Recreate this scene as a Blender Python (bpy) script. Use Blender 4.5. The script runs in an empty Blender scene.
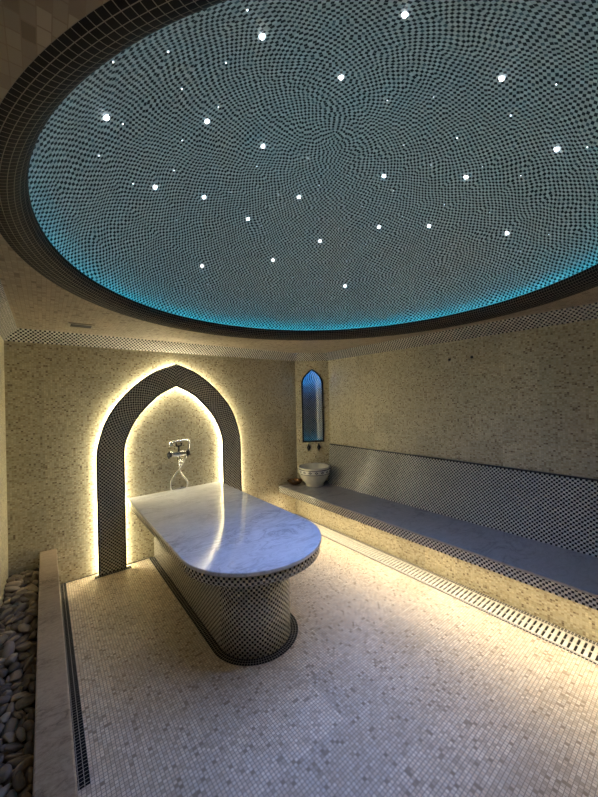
import bpy, bmesh, math, random
from mathutils import Vector, Matrix

S = bpy.context.scene
COL = S.collection
PI = math.pi

# ------------------------------------------------------------------ materials
class G:
    """tiny helper to write node graphs as expressions"""
    def __init__(self, name):
        self.m = bpy.data.materials.new(name); self.m.use_nodes = True
        self.t = self.m.node_tree; self.n = self.t.nodes; self.l = self.t.links
        self.b = self.n['Principled BSDF']
    def link(self, s, d):
        if isinstance(s, (int, float)): d.default_value = s
        elif isinstance(s, tuple): d.default_value = s if len(s) == len(d.default_value) else s + (1.0,)
        else: self.l.new(s, d)
    def f(self, op, a, b=None, c=None):
        n = self.n.new('ShaderNodeMath'); n.operation = op
        for i, x in enumerate((a, b, c)):
            if x is not None: self.link(x, n.inputs[i])
        return n.outputs[0]
    def sep(self, v):
        n = self.n.new('ShaderNodeSeparateXYZ'); self.l.new(v, n.inputs[0]); return n.outputs
    def comb(self, x, y, z=0.0):
        n = self.n.new('ShaderNodeCombineXYZ')
        for i, q in enumerate((x, y, z)): self.link(q, n.inputs[i])
        return n.outputs[0]
    def coord(self, k):
        return self.n.new('ShaderNodeTexCoord').outputs[k]
    def white(self, x, y, z=0.0):
        n = self.n.new('ShaderNodeTexWhiteNoise'); n.noise_dimensions = '3D'
        self.l.new(self.comb(x, y, z), n.inputs['Vector']); return n.outputs['Value']
    def noise(self, v, scale, detail=4, rough=.5, dist=0.0):
        n = self.n.new('ShaderNodeTexNoise'); self.l.new(v, n.inputs['Vector'])
        n.inputs['Scale'].default_value = scale; n.inputs['Detail'].default_value = detail
        n.inputs['Roughness'].default_value = rough; n.inputs['Distortion'].default_value = dist
        return n.outputs['Fac']
    def ramp(self, v, stops, const=False):
        n = self.n.new('ShaderNodeValToRGB'); r = n.color_ramp
        r.interpolation = 'CONSTANT' if const else 'LINEAR'
        while len(r.elements) < len(stops): r.elements.new(.5)
        for e, (p, c) in zip(r.elements, stops): e.position = p; e.color = c + (1,)
        self.link(v, n.inputs[0]); return n.outputs[0]
    def mix(self, f, a, b, mode='MIX'):
        n = self.n.new('ShaderNodeMix'); n.data_type = 'RGBA'; n.blend_type = mode
        self.link(f, n.inputs[0]); self.link(a, n.inputs[6]); self.link(b, n.inputs[7]); return n.outputs[2]
    def bump(self, h, strength=.3, dist=.002):
        n = self.n.new('ShaderNodeBump'); n.inputs['Strength'].default_value = strength
        n.inputs['Distance'].default_value = dist
        self.l.new(h, n.inputs['Height']); self.l.new(n.outputs[0], self.b.inputs['Normal'])
    def fin(self, col, rough=.4, metal=0.0, spec=None):
        self.link(col, self.b.inputs['Base Color']); self.link(rough, self.b.inputs['Roughness'])
        self.b.inputs['Metallic'].default_value = metal
        if spec is not None: self.b.inputs['Specular IOR Level'].default_value = spec
        return self.m
    def grid(self, u, v):
        """1 on the tile, 0 in the joint (u, v in tiles)"""
        du = self.f('ABSOLUTE', self.f('SUBTRACT', self.f('FRACT', u), .5))
        dv = self.f('ABSOLUTE', self.f('SUBTRACT', self.f('FRACT', v), .5))
        return self.f('MAXIMUM', du, dv)

TS = .0165           # mosaic pitch
def mosaic(name, stops, grout, joint=.07, size=TS, aspect=1.0, stagger=0.0, rough=.42, patch=.25, flip=False):
    g = G(name); x, y, _ = g.sep(g.coord('UV'))
    if flip: x, y = y, x
    v = g.f('DIVIDE', y, size)
    row = g.f('FLOOR', v)
    u = g.f('DIVIDE', x, size*aspect)
    if stagger: u = g.f('ADD', u, g.f('MULTIPLY', g.white(row, 3.3), stagger))
    colm = g.f('FLOOR', u)
    tile = g.ramp(g.white(colm, row, 1.7), stops, True)
    # slow drift of the stone's own tone from sheet to sheet
    sheet = g.white(g.f('FLOOR', g.f('DIVIDE', colm, 18)), g.f('FLOOR', g.f('DIVIDE', row, 18)), 8.1)
    var = g.f('ADD', .86, g.f('MULTIPLY', g.white(colm, row, 5.9), .22))
    var = g.f('MULTIPLY', var, g.f('ADD', 1-patch*.5, g.f('MULTIPLY', sheet, patch)))
    tile = g.mix(1.0, tile, g.comb(var, var, var), 'MULTIPLY')
    edge = g.f('GREATER_THAN', g.grid(u, v), .5-joint)
    c = g.mix(edge, tile, grout)
    g.bump(g.f('SUBTRACT', 1.0, edge), .25, .001)
    return g.fin(c, g.f('ADD', rough, g.f('MULTIPLY', edge, .3)))

def checker(name, white=(.63, .60, .51), black=(.012, .013, .016), grout=(.46, .44, .38), joint=.06, size=TS, rough=.22):
    g = G(name); x, y, _ = g.sep(g.coord('UV'))
    u = g.f('DIVIDE', x, size); v = g.f('DIVIDE', y, size)
    cu, cv = g.f('FLOOR', u), g.f('FLOOR', v)
    par = g.f('FLOORED_MODULO', g.f('ADD', cu, cv), 2.0)
    var = g.f('ADD', .84, g.f('MULTIPLY', g.white(cu, cv, 2.2), .26))
    w = g.mix(1.0, white, g.comb(var, var, var), 'MULTIPLY')
    tile = g.mix(par, w, black)
    edge = g.f('GREATER_THAN', g.grid(u, v), .5-joint)
    g.bump(g.f('SUBTRACT', 1.0, edge), .2, .001)
    return g.fin(g.mix(edge, tile, grout), g.f('ADD', rough, g.f('MULTIPLY', edge, .4)))

def blackgrid(name, size, grout, joint=.06):
    g = G(name); x, y, _ = g.sep(g.coord('UV'))
    u = g.f('DIVIDE', x, size); v = g.f('DIVIDE', y, size)
    q = g.white(g.f('FLOOR', u), g.f('FLOOR', v), .4)
    tile = g.ramp(q, [(0, (.003, .0033, .004)), (1, (.008, .009, .011))])
    edge = g.f('GREATER_THAN', g.grid(u, v), .5-joint)
    return g.fin(g.mix(edge, tile, grout), g.f('ADD', .5, g.f('MULTIPLY', edge, .3)), spec=.1)

DR = 1.8224; DZ = 1.508; DC = (1.4655, 1.4276)          # dome sphere
def dome_mat():
    g = G('dome_mosaic'); x, y, z = g.sep(g.coord('Object'))
    rr = g.f('SQRT', g.f('ADD', g.f('MULTIPLY', x, x), g.f('MULTIPLY', y, y)))
    th = g.f('ARCTAN2', rr, z)
    v = g.f('DIVIDE', g.f('MULTIPLY', th, DR), TS)
    ring = g.f('FLOOR', v)
    rad = g.f('MULTIPLY', g.f('SINE', g.f('MULTIPLY', g.f('ADD', ring, .5), TS/DR)), DR)
    # bands of rows share one tile count, so each band is a true checker
    n0 = g.f('MAXIMUM', g.f('DIVIDE', g.f('MULTIPLY', rad, 2*PI), TS), 4.0)
    lg = g.f('DIVIDE', g.f('ROUND', g.f('MULTIPLY', g.f('LOGARITHM', n0, 2.0), 5.0)), 5.0)
    N = g.f('MULTIPLY', g.f('ROUND', g.f('DIVIDE', g.f('POWER', 2.0, lg), 2.0)), 2.0)
    ph = g.f('ADD', g.f('DIVIDE', g.f('ARCTAN2', y, x), 2*PI), .5)
    # the rows drift and waver the way hand-laid sheets do
    drift = g.f('MULTIPLY', g.noise(g.coord('Object'), 3.2, 2), 7.0)
    u = g.f('ADD', g.f('ADD', g.f('MULTIPLY', ph, N), drift), g.f('MULTIPLY', g.white(ring, 4.4), .35))
    cu = g.f('FLOOR', u)
    par = g.f('FLOORED_MODULO', g.f('ADD', cu, ring), 2.0)
    var = g.f('ADD', .8, g.f('MULTIPLY', g.white(cu, ring, 2.2), .3))
    w = g.mix(1.0, (.64, .675, .66), g.comb(var, var, var), 'MULTIPLY')
    k = g.ramp(g.white(cu, ring, 7.7), [(0, (.006, .009, .012)), (.82, (.008, .014, .018)), (1, (.09, .14, .16))])
    tile = g.mix(par, w, k)
    edge = g.f('GREATER_THAN', g.grid(u, v), .43)
    return g.fin(g.mix(edge, tile, (.49, .52, .51)), .45, spec=.15)

def marble(name, base, vein, scale=1.0, rough=.08, amount=.8):
    g = G(name); o = g.coord('Object')
    mp = g.n.new('ShaderNodeMapping'); mp.inputs['Rotation'].default_value = (0.3, .2, .7)
    mp.inputs['Scale'].default_value = (1.0*scale, 2.4*scale, 1.0*scale); g.l.new(o, mp.inputs[0])
    n1 = g.noise(mp.outputs[0], 2.2, 9, .62, 1.6)
    d1 = g.f('ABSOLUTE', g.f('SUBTRACT', n1, .5))
    v1 = g.ramp(d1, [(0, (1, 1, 1)), (.03, (.35, .35, .35)), (.10, (0, 0, 0))])
    n2 = g.noise(mp.outputs[0], .9, 4, .5, .6)
    mask = g.ramp(n2, [(.42, (.12, .12, .12)), (.62, (1, 1, 1))])
    n3 = g.noise(mp.outputs[0], 6.0, 8, .65, 1.0)
    d3 = g.ramp(g.f('ABSOLUTE', g.f('SUBTRACT', n3, .5)), [(0, (.35, .35, .35)), (.05, (0, 0, 0))])
    f = g.mix(1.0, v1, mask, 'MULTIPLY')
    f = g.mix(1.0, f, d3, 'ADD')
    fx = g.sep(f)[0]
    c = g.mix(g.f('MINIMUM', g.f('MULTIPLY', fx, amount), 1.0), base, vein)
    cl = g.ramp(g.noise(o, 1.7*scale, 3), [(.3, (.88, .88, .89)), (.7, (1, 1, 1))])
    return g.fin(g.mix(1.0, c, cl, 'MULTIPLY'), rough)

def plain(name, col, rough=.4, metal=0.0, nscale=30, var=.12):
    g = G(name)
    n = g.noise(g.coord('Object'), nscale, 3)
    c = g.ramp(n, [(.3, tuple(x*(1-var) for x in col)), (.7, tuple(min(1, x*(1+var)) for x in col))])
    return g.fin(c, rough, metal)

def emit(name, col, strength):
    g = G(name); g.b.inputs['Base Color'].default_value = (.8, .8, .8, 1)
    g.b.inputs['Emission Color'].default_value = col + (1,); g.b.inputs['Emission Strength'].default_value = strength
    return g.m

CREAM = [(0, (.58, .53, .36)), (.30, (.65, .60, .43)), (.58, (.53, .47, .30)), (.80, (.44, .37, .23)), (.92, (.33, .26, .16)), (.975, (.20, .15, .09))]
FLOORC = [(0, (.80, .68, .51)), (.34, (.86, .76, .60)), (.66, (.74, .61, .44)), (.86, (.62, .50, .35)), (.955, (.42, .32, .21))]
M = {}
M['wall'] = mosaic('wall_mosaic', CREAM, (.50, .44, .30), .06, size=.0135, aspect=1.2)
M['ceil'] = mosaic('ceiling_mosaic', flip=True, stops=[(0, (.37, .31, .22)), (.5, (.41, .35, .25)), (.86, (.30, .24, .165)), (.94, (.20, .155, .10))], grout=(.30, .24, .17), joint=.04, size=.0215, aspect=1.7, stagger=1.0)
M['floor'] = mosaic('floor_mosaic', FLOORC, (.40, .32, .23), .085)
M['check'] = checker('checker_mosaic')
M['dome'] = dome_mat()
M['ringtile'] = blackgrid('black_mosaic', .0195, (.30, .275, .235), .045)
M['border'] = blackgrid('black_border_mosaic', .0185, (.42, .39, .33), .06)
M['drainborder'] = blackgrid('drain_border_mosaic', .0185, (.60, .57, .50), .15)
M['marble'] = marble('white_marble', (.80, .80, .80), (.24, .23, .23), 1.3, .10, .5)
M['benchmarble'] = marble('grey_marble', (.38, .36, .335), (.18, .17, .16), 1.1, .16, .6)
M['curbmarble'] = marble('beige_marble', (.48, .375, .265), (.18, .125, .08), 2.2, .3, .9)
M['edge'] = plain('marble_edge', (.62, .60, .56), .25)
M['plaster'] = plain('cove_plaster', (.6, .62, .62), .7)
M['black'] = plain('black_metal', (.012, .012, .014), .35)
M['blackline'] = plain('black_edging', (.012, .012, .014), .3)
M['chrome'] = plain('chrome', (.80, .79, .76), .10, 1.0, var=.04)
M['hose'] = plain('steel_hose', (.72, .70, .66), .24, 1.0, 300, .2)
M['copper'] = plain('dark_copper', (.22, .12, .06), .22, 1.0, 60, .4)
M['grate'] = plain('cream_grate', (.74, .72, .64), .45)
M['dark'] = plain('recess_shade', (.015, .014, .012), .8)  # near-black; shade of hollow spaces is put into the colour
M['vent'] = plain('grey_vent', (.32, .28, .22), .5)
M['bed'] = plain('dark_gravel', (.05, .047, .04), .95, 0, 90, .6)
M['led'] = emit('warm_led', (1.0, .90, .62), 15.5)
M['bled'] = emit('bench_led', (1.0, .82, .54), 26.0)
M['cyan'] = emit('cyan_led', (.03, .66, 1.0), 3.2)
M['nled'] = emit('blue_led', (.02, .33, 1.0), 16.0)
M['sill_led'] = emit('cyan_sill_led', (.03, .6, 1.0), 1.5)
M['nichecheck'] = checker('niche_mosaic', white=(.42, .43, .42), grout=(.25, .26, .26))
M['star'] = emit('star_white', (.80, .90, 1.0), 2.2)
M['dot'] = emit('star_dot', (.75, .88, 1.0), 1.6)

def pebble_mat():
    g = G('grey_pebble')
    r = g.n.new('ShaderNodeObjectInfo').outputs['Random']
    c = g.ramp(r, [(0, (.17, .135, .10)), (.4, (.26, .21, .15)), (.75, (.36, .29, .21)), (1, (.46, .375, .275))])
    n = g.ramp(g.noise(g.coord('Object'), 45, 5, .6), [(.3, (.8, .79, .77)), (.7, (1, 1, 1))])
    g.bump(g.noise(g.coord('Object'), 120, 3), .15, .001)
    return g.fin(g.mix(1.0, c, n, 'MULTIPLY'), .62)
M['pebble'] = pebble_mat()

def basin_mat():
    g = G('ceramic_basin')
    n = g.ramp(g.noise(g.coord('Object'), 14, 5), [(.3, (.62, .58, .47)), (.7, (.74, .70, .60))])
    return g.fin(n, .25)
M['basin'] = basin_mat()

def band_mat():
    """two dark lines with a row of dark lozenges; u in repeats, v 0..1"""
    g = G('patterned_band'); x, y, _ = g.sep(g.coord('UV'))
    du = g.f('ABSOLUTE', g.f('SUBTRACT', g.f('FRACT', x), .5)); dv = g.f('ABSOLUTE', g.f('SUBTRACT', y, .5))
    loz = g.f('LESS_THAN', g.f('ADD', g.f('MULTIPLY', du, 2.6), g.f('MULTIPLY', dv, 3.2)), .75)
    hol = g.f('LESS_THAN', g.f('ADD', g.f('MULTIPLY', du, 2.6), g.f('MULTIPLY', dv, 3.2)), .34)
    line = g.f('GREATER_THAN', dv, .36)
    f = g.f('MAXIMUM', line, g.f('SUBTRACT', loz, hol))
    return g.fin(g.mix(f, (.70, .68, .62), (.02, .025, .045)), .25)
M['band'] = band_mat()

# ------------------------------------------------------------------ mesh helper
class MB:
    def __init__(s): s.V = []; s.F = []; s.U = []; s.sm = []
    def face(s, pts, uv=None, smooth=False):
        i = len(s.V); s.V += [Vector(p) for p in pts]; s.F.append(list(range(i, i+len(pts))))
        if uv is None:
            P = [Vector(p) for p in pts]
            n = Vector((0, 0, 0))
            for k in range(1, len(P)-1): n += (P[k]-P[0]).cross(P[k+1]-P[0])
            n.normalize()
            if abs(n.z) > .999: uv = [(p.x, p.y) for p in P]
            else:
                t = Vector((0, 0, 1)).cross(n).normalized(); b = n.cross(t)
                if abs(t.x) > abs(t.y):
                    if t.x < 0: t = -t
                elif t.y < 0: t = -t
                if b.z < 0: b = -b
                uv = [(p.dot(t), p.dot(b)) for p in P]
        s.U.append([tuple(q) for q in uv]); s.sm.append(smooth)
    def box(s, x0, x1, y0, y1, z0, z1):
        a = [(x0, y0), (x1, y0), (x1, y1), (x0, y1)]
        s.prism(a, z0, z1)
    def prism(s, poly, z0, z1, smooth=False, caps=True):
        """poly counter-clockwise (x, y); side UVs run along the outline"""
        n = len(poly); u = 0.0
        for i in range(n):
            p, q = poly[i], poly[(i+1) % n]; L = math.hypot(q[0]-p[0], q[1]-p[1])
            s.face([(p[0], p[1], z0), (q[0], q[1], z0), (q[0], q[1], z1), (p[0], p[1], z1)],
                   [(u, z0), (u+L, z0), (u+L, z1), (u, z1)], smooth and L < .06)
            u += L
        if caps:
            s.face([(p[0], p[1], z1) for p in poly]); s.face([(p[0], p[1], z0) for p in reversed(poly)])
    def lathe(s, prof, n, c=(0, 0, 0), fr=None, uv=None, smooth=True):
        """prof: (r, h) list; fr: 3 axes (a, b, axis) with the axis last"""
        a, b, ax = fr or (Vector((1, 0, 0)), Vector((0, 1, 0)), Vector((0, 0, 1)))
        c = Vector(c); P = lambda r, h, k: c + ax*h + (a*math.cos(2*PI*k/n) + b*math.sin(2*PI*k/n))*r
        L = [0.0]
        for i in range(1, len(prof)): L.append(L[-1] + math.hypot(prof[i][0]-prof[i-1][0], prof[i][1]-prof[i-1][1]))
        R = max(p[0] for p in prof)
        for i in range(len(prof)-1):
            for k in range(n):
                (r0, h0), (r1, h1) = prof[i], prof[i+1]
                us = (2*PI*R/n) if uv is None else uv[0]/n
                va, vb = (L[i], L[i+1]) if uv is None or uv[1] is None else (L[i]/L[-1]*uv[1], L[i+1]/L[-1]*uv[1])
                pts = [P(r0, h0, k), P(r0, h0, k+1), P(r1, h1, k+1), P(r1, h1, k)]
                uvs = [(us*k, va), (us*(k+1), va), (us*(k+1), vb), (us*k, vb)]
                if r0 < 1e-6: pts, uvs = pts[1:], uvs[1:]
                elif r1 < 1e-6: pts, uvs = pts[:3], uvs[:3]
                s.face(pts, uvs, smooth)
    def tube(s, pts, r, n=10, closed=False):
        P = [Vector(p) for p in pts]; m = len(P); rings = []
        up = Vector((0, 0, 1))
        for i in range(m):
            if closed: t = (P[(i+1) % m]-P[i-1]).normalized()
            else: t = (P[min(i+1, m-1)]-P[max(i-1, 0)]).normalized()
            a = t.cross(up)
            if a.length < .05: a = t.cross(Vector((0, 1, 0)))
            a.normalize(); b = a.cross(t).normalized()
            if rings and a.dot(pa) < 0: a = -a; b = -b
            pa = a
            rings.append([P[i] + (a*math.cos(2*PI*k/n) + b*math.sin(2*PI*k/n))*r for k in range(n)])
        for i in range(m if closed else m-1):
            A, B = rings[i], rings[(i+1) % m]
            for k in range(n):
                s.face([A[k], A[(k+1) % n], B[(k+1) % n], B[k]], [(0, 0)]*4, True)
        if not closed:
            s.face(list(reversed(rings[0])), [(0, 0)]*n); s.face(rings[-1], [(0, 0)]*n)
    def build(s, name, mat, parent=None, bevel=0.0, origin=None, seg=2, weld=True):
        o0 = Vector(origin) if origin else (Vector(parent.location) if parent else Vector((0, 0, 0)))
        if parent and parent.parent: o0 = Vector(parent['at'])
        me = bpy.data.meshes.new(name)
        me.from_pydata([tuple(v-o0) for v in s.V], [], s.F)
        uvl = me.uv_layers.new(name='UVMap'); k = 0
        for f in s.U:
            for q in f: uvl.data[k].uv = q; k += 1
        for p, q in zip(me.polygons, s.sm): p.use_smooth = q
        bm = bmesh.new(); bm.from_mesh(me)
        if weld: bmesh.ops.remove_doubles(bm, verts=bm.verts, dist=2e-5)
        bmesh.ops.recalc_face_normals(bm, faces=bm.faces) if bevel or weld else None
        bm.to_mesh(me); bm.free()
        me.materials.append(M[mat] if isinstance(mat, str) else mat)
        o = bpy.data.objects.new(name, me); COL.objects.link(o)
        if parent:
            o.parent = parent; o['at'] = tuple(o0)
        else: o.location = o0
        if bevel:
            b = o.modifiers.new('bevel', 'BEVEL'); b.width = bevel; b.segments = seg; b.limit_method = 'ANGLE'; b.angle_limit = math.radians(50)
        return o

def strip_at(o):
    if 'at' in o: del o['at']
def thing(name, label, cat, loc, group=None):
    o = bpy.data.objects.new(name, None); COL.objects.link(o); o.location = loc; o.empty_display_size = .1
    return tag(o, label, cat, group)
def tag(o, label, cat, group=None):
    o['label'] = label; o['category'] = cat
    if group: o['group'] = group
    return o
def struct(o, label=None):
    o['kind'] = 'structure'
    if label: o['label'] = label
    return o
def smooth_curve(pts, sub=6):
    P = [Vector(p) for p in pts]; out = []
    for i in range(len(P)-1):
        a, b, c, d = P[max(i-1, 0)], P[i], P[i+1], P[min(i+2, len(P)-1)]
        for k in range(sub):
            t = k/sub
            out.append(.5*((2*b) + (c-a)*t + (2*a-5*b+4*c-d)*t*t + (3*b-a-3*c+d)*t**3))
    out.append(P[-1]); return out

# ------------------------------------------------------------------ the room
XL, XR, YF, YB, ZC = -.26, 3.274, -.9, 3.715, 2.31
CA, CB = Vector((2.874, 3.715, 0)), Vector((3.274, 3.435, 0))        # chamfered corner
CD = (CB-CA).normalized(); CL = (CB-CA).length; CN = Vector((CD.y, -CD.x, 0))   # CN looks into the room
def CP(s, z, d=0.0): return CA + CD*s + CN*d + Vector((0, 0, z))
ROOM = [(XL, YF), (XR, YF), (CB.x, CB.y), (CA.x, CA.y), (XL, YB)]

m = MB(); m.face([(XL, YF, 0), (XR, YF, 0), (XR, YB, 0), (XL, YB, 0)]); struct(m.build('floor', 'floor'), 'cream stone mosaic floor')
ZW = ZC+.02
m = MB(); m.face([(XL, YB, 0), (CA.x, YB, 0), (CA.x, YB, ZW), (XL, YB, ZW)]); struct(m.build('wall_back', 'wall'), 'beige mosaic wall behind the arch')
m = MB(); m.face([(XR, YF, 0), (XR, CB.y, 0), (XR, CB.y, ZW), (XR, YF, ZW)]); struct(m.build('wall_right', 'wall'), 'beige mosaic wall above the bench')
m = MB(); m.face([(XL, YF, 0), (XL, YB, 0), (XL, YB, ZW), (XL, YF, ZW)]); struct(m.build('wall_left', 'wall'), 'beige mosaic wall beside the pebbles')
m = MB(); m.face([(XL, YF, 0), (XR, YF, 0), (XR, YF, ZW), (XL, YF, ZW)]); struct(m.build('wall_front', 'wall'), 'beige mosaic wall opposite the arch')

# chamfered corner wall with the opening of the niche
NS, NW, NZ0 = .244, .150, 1.035
NPTS = [(NW, NZ0), (NW, 1.87)] + [(w, z) for w, z in ((.146, 1.905), (.132, 1.945), (.108, 1.985), (.076, 2.022), (.04, 2.053), (0, 2.08))]
m = MB()
def cq(s0, s1, z0, z1, s2=None, s3=None):
    m.face([CP(s0, z0), CP(s1, z0), CP(s1 if s2 is None else s2, z1), CP(s0 if s3 is None else s3, z1)])
cq(0, CL, 0, NZ0); cq(0, CL, 2.08, ZW)
for (w0, z0), (w1, z1) in zip(NPTS, NPTS[1:]):
    m.face([CP(0, z0), CP(NS-w0, z0), CP(NS-w1, z1), CP(0, z1)])
    m.face([CP(NS+w0, z0), CP(CL, z0), CP(CL, z1), CP(NS+w1, z1)])
struct(m.build('wall_corner', 'wall'), 'narrow angled mosaic wall with the arched niche')

# cornice: checker frieze sloping from the walls to the ceiling
CI, CZ = .092, 2.206
def inset(poly, d):
    n = len(poly); out = []
    for i in range(n):
        a, b, c = Vector(poly[i-1]), Vector(poly[i]), Vector(poly[(i+1) % n])
        e, f = (b-a).normalized(), (c-b).normalized()
        n1, n2 = Vector((-e.y, e.x)), Vector((-f.y, f.x))
        k = (n1+n2); out.append(tuple(b + k*(d/(1+n1.dot(n2)))))
    return out
INN = inset(ROOM, CI)
SL = math.hypot(CI, ZC-CZ)
for i, nm in ((0, 'trim_1'), (1, 'trim_2'), (2, 'trim_3'), (3, 'trim_4'), (4, 'trim_5')):
    a, b, c, d = ROOM[i], ROOM[(i+1) % 5], INN[(i+1) % 5], INN[i]
    e = (Vector(b)-Vector(a)).normalized()
    off = {0: 0, 1: 3, 2: 7, 3: 9, 4: 14}[i]
    uu = lambda p: (Vector(p)-Vector(a)).dot(e)+off
    m = MB(); V8 = TS*8
    m.face([(a[0], a[1], CZ), (b[0], b[1], CZ), (c[0], c[1], ZC), (d[0], d[1], ZC)], [(uu(a), 0), (uu(b), 0), (uu(c), V8), (uu(d), V8)])
    struct(m.build(nm, 'check'), 'black and white checker cornice under the ceiling')

# ceiling with the round opening
RO, RI, ZL = 1.604, 1.495, 2.40
angs = sorted([2*PI*k/180 for k in range(180)] + [math.atan2(p[1]-DC[1], p[0]-DC[0]) % (2*PI) for p in INN])
def hit(a):
    d = Vector((math.cos(a), math.sin(a))); c = Vector(DC); best = None
    for i in range(5):
        p, q = Vector(INN[i]), Vector(INN[(i+1) % 5]); e = q-p
        den = d.x*e.y-d.y*e.x
        if abs(den) < 1e-9: continue
        w = p-c; t = (w.x*e.y-w.y*e.x)/den; k = (w.x*d.y-w.y*d.x)/den
        if t > 0 and -1e-6 <= k <= 1+1e-6 and (best is None or t < best): best = t
    return best
m = MB()
for i, a in enumerate(angs):
    b = angs[(i+1) % len(angs)]
    if abs(b-a) < 1e-7: continue
    pt = lambda r, t: (DC[0]+r*math.cos(t), DC[1]+r*math.sin(t), ZC)
    m.face([pt(RO, a), pt(hit(a), a), pt(hit(b), b), pt(RO, b)])
struct(m.build('ceiling', 'ceil'), 'beige mosaic ceiling around the dome')

# rounded black lip of the dome opening
prof = [(RO-(RO-RI)*math.sin(t), ZC+(ZL-ZC)*(1-math.cos(t))) for t in [PI/2*k/14 for k in range(15)]]
NB = round(2*PI*1.55/.0195)
m = MB(); m.lathe(prof, 240, (DC[0], DC[1], 0), uv=(NB*.0195, 8*.0195)); struct(m.build('trim_6', 'ringtile'), 'black mosaic lip around the dome')
m = MB(); m.lathe([(RI, ZL), (RI+.006, ZL+.004), (RI+.016, ZL+.004), (RI+.02, 2.362), (1.612, 2.362), (1.612, 2.40)], 180, (DC[0], DC[1], 0)); struct(m.build('trim_7', 'plaster'), 'light cove behind the black lip')
# dome
m = MB(); TB = math.acos((2.375-DZ)/DR)
m.lathe([(DR*math.sin(TB*k/60), DR*math.cos(TB*k/60)) for k in range(61)], 180, (DC[0], DC[1], DZ))
struct(m.build('trim_8', 'dome', origin=(DC[0], DC[1], DZ)), 'black and white mosaic dome set with star lights')
# ------------------------------------------------------------------ floor borders
def border(name, poly_faces, label):
    m = MB()
    for pts, uv in poly_faces: m.face(pts, uv)
    return struct(m.build(name, 'border'), label)
BS = .0185; ZT = .003
def flat(x0, x1, y0, y1, rows_along_y=True, rows=None):
    w = (x1-x0) if rows_along_y else (y1-y0); n = rows or max(1, round(w/BS)); k = n*BS
    if rows_along_y: return ([(x0, y0, ZT), (x1, y0, ZT), (x1, y1, ZT), (x0, y1, ZT)], [(0, y0), (k, y0), (k, y1), (0, y1)])
    return ([(x0, y0, ZT), (x1, y0, ZT), (x1, y1, ZT), (x0, y1, ZT)], [(x0, 0), (x1, 0), (x1, k), (x0, k)])
border('trim_9', [flat(.0705, .134, 1.69, 3.713, True, 3)], 'black tile border beside the marble curb')
border('trim_10', [flat(.134, .885, 3.697, 3.7145, False, 1), flat(1.45, 2.60, 3.697, 3.7145, False, 1)], 'row of black border tiles along the back wall')
border('trim_11', [flat(.352, .664, 3.600, 3.6565, False, 2), flat(1.652, 1.964, 3.600, 3.6565, False, 2)], 'double row of black tiles at the feet of the arch')
tr12 = border('trim_12', [flat(2.786, 2.8365, YF+.01, 3.713, True, 3), flat(2.598, 2.618, YF+.01, 3.713, True, 1)], 'black tile borders along the drain')

tr12.data.materials[0] = M['drainborder']

# ------------------------------------------------------------------ slab table
TCX, TY, TR = 1.159, 2.055, .503
def stadium(r, y0, yc, n=48, cx=TCX):
    return [(cx+r*math.cos(-PI*k/n), yc+r*math.sin(-PI*k/n)) for k in range(n, -1, -1)] + [(cx+r, y0), (cx-r, y0)]
tab = thing('slab_table', 'long massage table of veined white marble with rounded front on checker tiled base', 'table', (TCX, 2.6, 0))
m = MB(); m.prism(stadium(TR, 3.712, TY), .650, .676, True); m.build('marble_top', 'marble', tab, .006, seg=3)
m = MB(); m.prism(stadium(TR-.012, 3.710, TY), .588, .650, True); m.build('apron', 'check', tab)
m = MB(); m.prism(stadium(.257, 3.710, 2.04), 0.0, .588, True); m.build('base', 'check', tab)
a, b = stadium(.257, 3.696, 2.04), stadium(.257+3*BS, 3.696, 2.04)
m = MB(); u = 0
for i in range(len(a)-2):
    L = math.hypot(b[i+1][0]-b[i][0], b[i+1][1]-b[i][1])
    m.face([(*a[i], .004), (*b[i], .004), (*b[i+1], .004), (*a[i+1], .004)], [(u, 0), (u, 3*BS), (u+L, 3*BS), (u+L, 0)]); u += L
m.face([(*a[-1], .004), (*a[0], .004), (*b[0], .004), (*b[-1], .004)], [(0, 0), (1.6, 0), (1.6, 3*BS), (0, 3*BS)])
m.face([(*a[-3], .004), (*b[-3], .004), (*b[-2], .004), (*a[-2], .004)], [(u, 0), (u, 3*BS), (u+1.6, 3*BS), (u+1.6, 0)])
struct(m.build('trim_13', 'border'), 'black tile border around the foot of the table')

# ------------------------------------------------------------------ arch surround
ACX = 1.160
def half(pts): return smooth_curve([(p[0], 0, p[1]) for p in pts], 6)
OUT = [Vector((.770, 0, 0.0))] + half([(.770, 1.13), (.752, 1.262), (.680, 1.49), (.545, 1.70), (.373, 1.872), (.205, 1.988), (0, 2.071)])
INR = [Vector((.536, 0, 0.0))] + half([(.536, 1.13), (.521, 1.252), (.443, 1.44), (.328, 1.598), (.175, 1.738), (0, 1.832)])
def resample(c, n):
    L = [0]
    for p, q in zip(c, c[1:]): L.append(L[-1]+(q-p).length)
    out = []
    for k in range(n+1):
        t = L[-1]*k/n; i = 0
        while i < len(L)-2 and L[i+1] < t: i += 1
        f = (t-L[i])/max(1e-9, L[i+1]-L[i]); out.append(c[i].lerp(c[i+1], min(1, f)))
    return out
def whole(h, n1=6, n2=40):
    leg = [h[0].lerp(h[1], k/n1) for k in range(n1)]
    up = leg + resample(h[1:], n2)
    return [(ACX-p.x, p.z) for p in up] + [(ACX+p.x, p.z) for p in reversed(up[:-1])]
WO, WI = whole(OUT), whole(INR)
Y0, Y1 = 3.652, 3.667
arch = thing('arch_surround', 'tall pointed arch of black and white checker tiles backlit with warm light', 'arch', (ACX, 3.67, 0))
m = MB(); u = 0; NR = 14
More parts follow.
